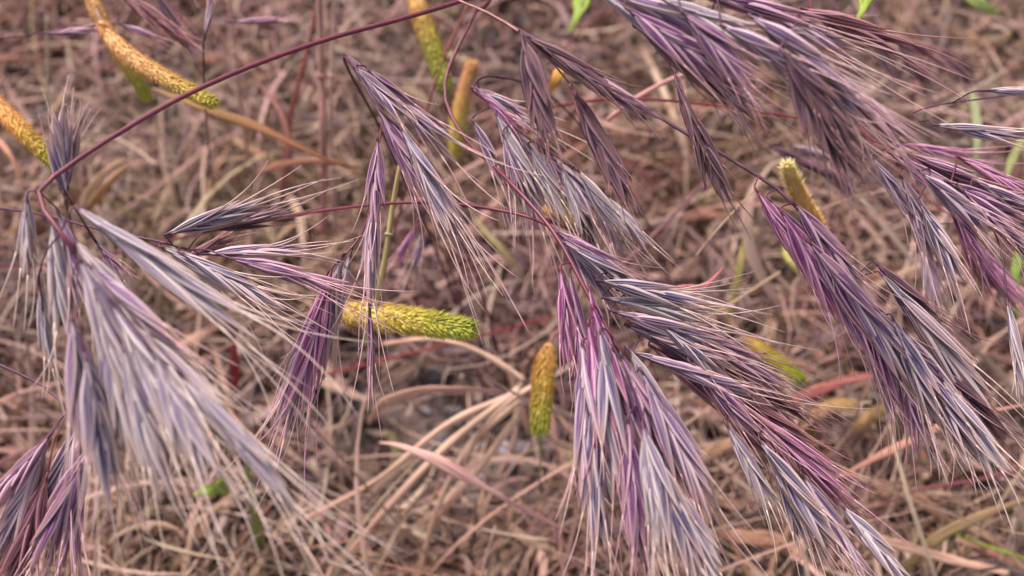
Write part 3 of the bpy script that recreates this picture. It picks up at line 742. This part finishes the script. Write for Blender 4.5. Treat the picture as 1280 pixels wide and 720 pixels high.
# ------------------------------------------------------------------ the dry litter (nobody could count it)
def bulk(name, N_, region, lengths, widths, z0, lift, curl, cols, weights, label, na=3, ns=9, tube=False, heading=None, zc=.0):
    x0, x1, y0, y1 = region
    pos = np.stack([rng.uniform(x0, x1, N_), rng.uniform(y0, y1, N_), rng.uniform(*z0, N_)], 1)
    if region is R0:                       # bare gaps where soil and stones show
        for gx, gy, gr, gp in GAPS:
            g0 = G(gx, gy); rr = gr * .00044
            hit = ((pos[:, 0] - g0.x) ** 2 + (pos[:, 1] - g0.y) ** 2 < rr * rr) & (rng.random(N_) < gp)
            pos[hit, 0] = rng.uniform(x0, x1, hit.sum()); pos[hit, 1] = rng.uniform(y0, y1, hit.sum())
    L = rng.uniform(0, 1, N_) ** 1.5 * (lengths[1] - lengths[0]) + lengths[0]
    W = rng.uniform(0, 1, N_) ** 1.6 * (widths[1] - widths[0]) + widths[0]
    kink = np.where(rng.random(N_) < .35, rng.normal(0, 1.0, N_), 0); kt = rng.uniform(.3, .75, N_)
    yaw = rng.uniform(0, 2 * np.pi, N_) if heading is None else rng.normal(heading, .9, N_)
    pit = rng.uniform(*lift, N_)
    dy = rng.normal(0, curl, N_); dp = rng.normal(-.55 * pit * 2, .5 * curl + .15, N_)
    dy2 = rng.normal(0, curl * 1.2, N_)
    ps = np.zeros((N_, ns, 3)); ts = np.zeros((N_, ns, 3)); p = pos.copy()
    for k in range(ns):
        t = k / (ns - 1)
        ya = yaw + dy * t + dy2 * t * t + kink * (t > kt); pa = pit + dp * t
        d = np.stack([np.cos(ya) * np.cos(pa), np.sin(ya) * np.cos(pa), np.sin(pa)], 1)
        ps[:, k] = p; ts[:, k] = d
        p = p + d * (L / (ns - 1))[:, None]
    low = ps[:, :, 2].min(1); ps[:, :, 2] += np.maximum(0, zc + .001 - low)[:, None]
    roll = rng.uniform(-1.2, 1.2, N_)[:, None] + rng.normal(0, 1.2, N_)[:, None] * np.linspace(0, 1, ns)[None]
    up = np.array([0, 0, 1.0])
    sd = np.cross(ts, up); sd /= np.maximum(1e-6, np.linalg.norm(sd, axis=2, keepdims=True))
    nn = np.cross(sd, ts)
    s2 = sd * np.cos(roll)[..., None] + nn * np.sin(roll)[..., None]; n2 = np.cross(s2, ts)
    tt = np.linspace(0, 1, ns)
    if tube:
        prof = (1 - .35 * tt); m = 5; ang = np.arange(m) * 2 * np.pi / m
        V = ps[:, :, None] + (s2[:, :, None] * np.cos(ang)[None, None, :, None] + n2[:, :, None] * np.sin(ang)[None, None, :, None]) * (W[:, None] * .5 * prof[None])[..., None, None]
        closed = True; us = np.arange(m) / m
    else:
        prof = np.minimum(1, tt / .12 + .3) * (1 - np.maximum(0, (tt - .4) / .6) ** 1.6 * .93); m = na
        xs = np.linspace(-1, 1, m)
        V = ps[:, :, None] + (s2[:, :, None] * xs[None, None, :, None] + n2[:, :, None] * (.45 * (1 - xs ** 2))[None, None, :, None]) * (W[:, None] * .5 * prof[None])[..., None, None]
        closed = False; us = np.linspace(0, 1, m)
    nv = ns * m
    mm = m if closed else m - 1
    i, j = np.meshgrid(np.arange(ns - 1), np.arange(mm), indexing='ij'); i = i.ravel(); j = j.ravel(); j2 = (j + 1) % m
    q = np.stack([i * m + j, i * m + j2, (i + 1) * m + j2, (i + 1) * m + j], 1)
    F = (q[None] + (np.arange(N_) * nv)[:, None, None]).reshape(-1, 4)
    me = bpy.data.meshes.new(name)
    me.vertices.add(N_ * nv); me.vertices.foreach_set('co', V.astype(np.float32).ravel())
    me.loops.add(F.size); me.loops.foreach_set('vertex_index', F.astype(np.int32).ravel())
    me.polygons.add(len(F)); me.polygons.foreach_set('loop_start', np.arange(len(F), dtype=np.int32) * 4)
    me.polygons.foreach_set('use_smooth', np.ones(len(F), bool))
    me.update(calc_edges=True)
    cl = np.array([s2l(c) for c in cols]); w = np.array(weights, float); w /= w.sum()
    # tint drifts from patch to patch, as it does where one plant has fallen over
    ch = rng.choice(len(cols), N_, p=w)
    base = cl[ch] * (.45 + .95 * rng.random(N_) ** 1.2)[:, None]
    # tufts that fell together share a tone: straw, grey, olive, rust or mauve patches
    pc = np.array([s2l(c) for c in ((206, 172, 148), (150, 136, 138), (160, 140, 104), (166, 106, 94), (146, 108, 126), (212, 182, 170), (88, 68, 68), (190, 142, 136))])
    dd = np.hypot(pos[:, None, 0] - PATCH[None, :, 0], pos[:, None, 1] - PATCH[None, :, 1]); pi = dd.argmin(1)
    base = base * .62 + pc[pi % len(pc)] * .38 * rng.uniform(.5, 1.15, N_)[:, None]
    other = cl[rng.choice(len(cols), N_, p=w)]
    g = np.linspace(0, 1, ns)[None, :, None] * rng.uniform(0, .7, N_)[:, None, None]
    col = base[:, None] * (1 - g) + other[:, None] * g
    tint = np.ones((N_, ns, m, 4), np.float32); tint[..., :3] = col[:, :, None]
    a = me.attributes.new('tint', 'FLOAT_COLOR', 'POINT'); a.data.foreach_set('color', tint.ravel())
    uv = np.zeros((N_, ns, m, 3), np.float32); uv[..., 0] = us[None, None]; uv[..., 1] = tt[None, :, None]; uv[..., 2] = rng.random(N_)[:, None, None]
    a = me.attributes.new('uvr', 'FLOAT_VECTOR', 'POINT'); a.data.foreach_set('vector', uv.ravel())
    me.materials.append(M_BLADE)
    o = bpy.data.objects.new(name, me); C.objects.link(o); o['kind'] = 'stuff'; o['label'] = label; o['category'] = 'litter'
    return o

TAN, BEI, PNK, ORB, RED, OLV, MAU, DRK, STR = (176, 140, 124), (204, 174, 156), (192, 147, 141), (168, 116, 90), (144, 86, 82), (162, 150, 92), (142, 118, 126), (60, 48, 46), (226, 204, 180)
GRY = (146, 136, 134)
R0 = (-.42, .42, .02, .60)
PATCH = rng.uniform((-.45, 0), (.45, .62), (110, 2))
GAPS = [(500, 455, 65, .9), (590, 590, 75, .9), (520, 560, 60, .9), (690, 540, 50, .75), (1115, 520, 60, .8), (390, 540, 55, .7), (880, 610, 50, .7), (1010, 330, 50, .6), (560, 520, 50, .7), (60, 120, 80, .7), (190, 190, 90, .7), (240, 80, 60, .6), (640, 120, 80, .7), (500, 60, 60, .6), (20, 500, 50, .6), (1210, 60, 60, .7), (960, 460, 50, .6), (440, 470, 40, .7), (760, 330, 60, .4)]
bulk('straw_litter', 11000, R0, (.012, .065), (.0007, .0028), (.0, .016), (-.25, .5), .7, [TAN, BEI, PNK, ORB, RED, MAU, DRK, STR], [5, 4, 3, 2, .8, 2, 3, 1.6], 'dry pinkish straw littering the soil')
bulk('leaf_litter', 7000, R0, (.02, .065), (.0020, .0058), (.0, .014), (-.2, .4), 1.2, [TAN, BEI, ORB, PNK, DRK, OLV, MAU], [4, 3, 2.4, 2, 3, .7, 2], 'curled dead leaf blades in the litter')
bulk('dry_grass', 4000, R0, (.04, .13), (.0008, .0030), (.0, .012), (.15, 1.25), .9, [TAN, BEI, PNK, RED, ORB, MAU, STR, OLV], [4, 3, 3, 1, 1.4, 2, 2, .6], 'dry bent grass standing over the litter', tube=False)
bulk('fallen_stalks', 1500, R0, (.04, .12), (.0008, .0018), (.002, .018), (-.1, .35), .35, [TAN, BEI, PNK, STR, RED, MAU], [3, 3, 3, 2, 1, 1], 'round dry stalks lying in the litter', tube=True)
bulk('fine_awn_litter', 6000, R0, (.01, .04), (.00025, .0005), (.006, .030), (-.3, .7), .5, [STR, BEI, PNK, RED, TAN], [3, 3, 2, .7, 2], 'hair fine broken awns over the litter')
bulk('standing_dry_stems', 420, R0, (.05, .12), (.0006, .0014), (.0, .004), (.9, 1.5), .25, [PNK, RED, BEI, MAU, STR, TAN], [3, 2, 2, 2, 2, 2], 'thin dry stems standing in the litter', tube=True)
bulk('chaff', 16000, R0, (.003, .013), (.001, .0042), (.0, .020), (-.8, .8), 1.0, [TAN, BEI, PNK, GRY, DRK, ORB, MAU, STR], [3, 3, 2, 4, 3, 1.5, 2, 2], 'small flakes of chaff and broken leaf on the soil', ns=5)
bulk('outlying_dry_grass', 9000, (-1.6, 1.6, -1.2, 2.4), (.04, .12), (.002, .005), (.0, .012), (-.1, .9), 1.2, [TAN, BEI, PNK, ORB, MAU, DRK], [4, 3, 3, 1.5, 2, 2], 'dry grass beyond the close patch')

# ------------------------------------------------------------------ ground
def ground():
    xs = np.concatenate([[-40, -12, -4, -1.6, -.9], np.linspace(-.6, .6, 181), [.9, 1.6, 4, 12, 40]])
    ys = np.concatenate([[-40, -12, -4, -1.2, -.5], np.linspace(-.15, .85, 151), [1.2, 2, 5, 14, 60]])
    X, Y = np.meshgrid(xs, ys, indexing='xy')
    Z = np.zeros_like(X)
    for k in range(26):
        f = rng.uniform(8, 260); a = rng.uniform(0, 6.28); Z += np.sin(X * f * np.cos(a) + Y * f * np.sin(a) + rng.uniform(0, 6.28)) * min(.0035, .10 / f) * .5
    Z = np.where((abs(X) < .65) & (Y > -.2) & (Y < .9), Z, 0) - .003
    me = bpy.data.meshes.new('ground'); nx, ny = len(xs), len(ys)
    V = np.stack([X, Y, Z], 2).reshape(-1, 3)
    F = [(j * nx + i, j * nx + i + 1, (j + 1) * nx + i + 1, (j + 1) * nx + i) for j in range(ny - 1) for i in range(nx - 1)]
    me.from_pydata(V.tolist(), [], F); me.polygons.foreach_set('use_smooth', [True] * len(F))
    m, nt, out = nodes('soil')
    tc = N(nt, 'ShaderNodeTexCoord')
    n1 = N(nt, 'ShaderNodeTexNoise'); n1.inputs['Scale'].default_value = 45; n1.inputs['Detail'].default_value = 8
    n2 = N(nt, 'ShaderNodeTexVoronoi'); n2.inputs['Scale'].default_value = 230
    for n in (n1, n2): nt.links.new(tc.outputs['Object'], n.inputs['Vector'])
    c = mixc(nt, smooth(nt, n1.outputs[0], .35, .65), s2l((74, 58, 54)), s2l((122, 104, 100)))
    c = mixc(nt, smooth(nt, n2.outputs[0], .35, .12), c, s2l((138, 126, 128)))
    h = math_(nt, 'ADD', n1.outputs[0], math_(nt, 'MULTIPLY', n2.outputs[0], -.6))
    finish(nt, out, c, .9, .15, 0, bump=h, bs=.9, bd=.002)
    me.materials.append(m)
    o = bpy.data.objects.new('ground', me); C.objects.link(o); o['kind'] = 'structure'
ground()

def pebbles():
    import bmesh
    bm = bmesh.new(); bmesh.ops.create_icosphere(bm, subdivisions=2, radius=1); 
    sv = np.array([v.co[:] for v in bm.verts]); sf = np.array([[v.index for v in f.verts] for f in bm.faces]); bm.free()
    n = 3600
    R = .0012 + .0045 * rng.random(n) ** 2.6
    V = np.repeat(sv[None], n, 0)
    for k in range(3):
        d = rng.normal(0, 1, (n, 3)); d /= np.linalg.norm(d, axis=1, keepdims=True)
        V *= 1 + .22 * np.sin(2.2 * (V @ d[:, :, None]) + rng.uniform(0, 6, (n, 1, 1)))
    V *= rng.uniform(.6, 1.25, (n, 1, 3)) * R[:, None, None]
    V[:, :, 2] *= .75
    V += np.stack([rng.uniform(-.45, .45, n), rng.uniform(0, .62, n), R * .2], 1)[:, None]
    F = (sf[None] + (np.arange(n) * len(sv))[:, None, None]).reshape(-1, 3)
    me = bpy.data.meshes.new('gravel'); me.from_pydata(V.reshape(-1, 3).tolist(), [], F.tolist()); me.polygons.foreach_set('use_smooth', [True] * len(F))
    cl = np.array([s2l(c) for c in ((128, 120, 128), (150, 140, 146), (96, 88, 96), (122, 100, 92), (176, 166, 170))])
    t = np.ones((n, len(sv), 4), np.float32); t[..., :3] = (cl[rng.integers(0, 5, n)] * rng.uniform(.7, 1.1, (n, 1)))[:, None]
    a = me.attributes.new('tint', 'FLOAT_COLOR', 'POINT'); a.data.foreach_set('color', t.ravel())
    m, nt, out = nodes('stone')
    at = N(nt, 'ShaderNodeAttribute', attribute_name='tint'); tc = N(nt, 'ShaderNodeTexCoord')
    n1 = N(nt, 'ShaderNodeTexNoise'); n1.inputs['Scale'].default_value = 900; n1.inputs['Detail'].default_value = 4
    nt.links.new(tc.outputs['Object'], n1.inputs['Vector'])
    c = mixc(nt, smooth(nt, n1.outputs[0], .4, .65), at.outputs['Color'], (.08, .07, .07))
    finish(nt, out, c, .8, .25, 0, bump=n1.outputs[0], bs=.5, bd=.0004)
    me.materials.append(m)
    o = bpy.data.objects.new('gravel', me); C.objects.link(o); o['kind'] = 'stuff'; o['label'] = 'small grey stones scattered on the soil'; o['category'] = 'gravel'
pebbles()

# ------------------------------------------------------------------ light, camera
sc = bpy.context.scene
w = bpy.data.worlds.new('World'); sc.world = w; w.use_nodes = True
nt = w.node_tree; bg = nt.nodes['Background']
sky = nt.nodes.new('ShaderNodeTexSky'); sky.sky_type = 'NISHITA'; sky.sun_disc = False
EL, AZ = math.radians(52), math.radians(-35)
sky.sun_elevation = EL; sky.sun_rotation = AZ; sky.dust_density = 3; sky.air_density = 1
hs = nt.nodes.new('ShaderNodeHueSaturation'); hs.inputs['Saturation'].default_value = .35  # thin even cloud: a greyer sky
nt.links.new(sky.outputs[0], hs.inputs['Color']); nt.links.new(hs.outputs[0], bg.inputs[0]); bg.inputs[1].default_value = .10
sl = bpy.data.lights.new('sun', 'SUN'); sl.energy = 2.4; sl.angle = math.radians(12); sl.color = (1, .89, .82)
so = bpy.data.objects.new('sun', sl); C.objects.link(so)
d = Vector((math.sin(AZ) * math.cos(EL), math.cos(AZ) * math.cos(EL), math.sin(EL)))
so.rotation_euler = d.to_track_quat('Z', 'Y').to_euler()

cd = bpy.data.cameras.new('camera'); co = bpy.data.objects.new('camera', cd); C.objects.link(co)
co.location = CAM; co.rotation_euler = (math.pi / 2 - PITCH, 0, 0)
cd.sensor_width = 36; cd.lens = 18 / math.tan(HF / 2); cd.clip_start = .005; cd.clip_end = 200
cd.dof.use_dof = True; cd.dof.focus_distance = FOCUS; cd.dof.aperture_fstop = 8.5
sc.camera = co
sc.view_settings.view_transform = 'Standard'; sc.view_settings.look = 'None'; sc.view_settings.gamma = 1
sc.view_settings.exposure = 1.12
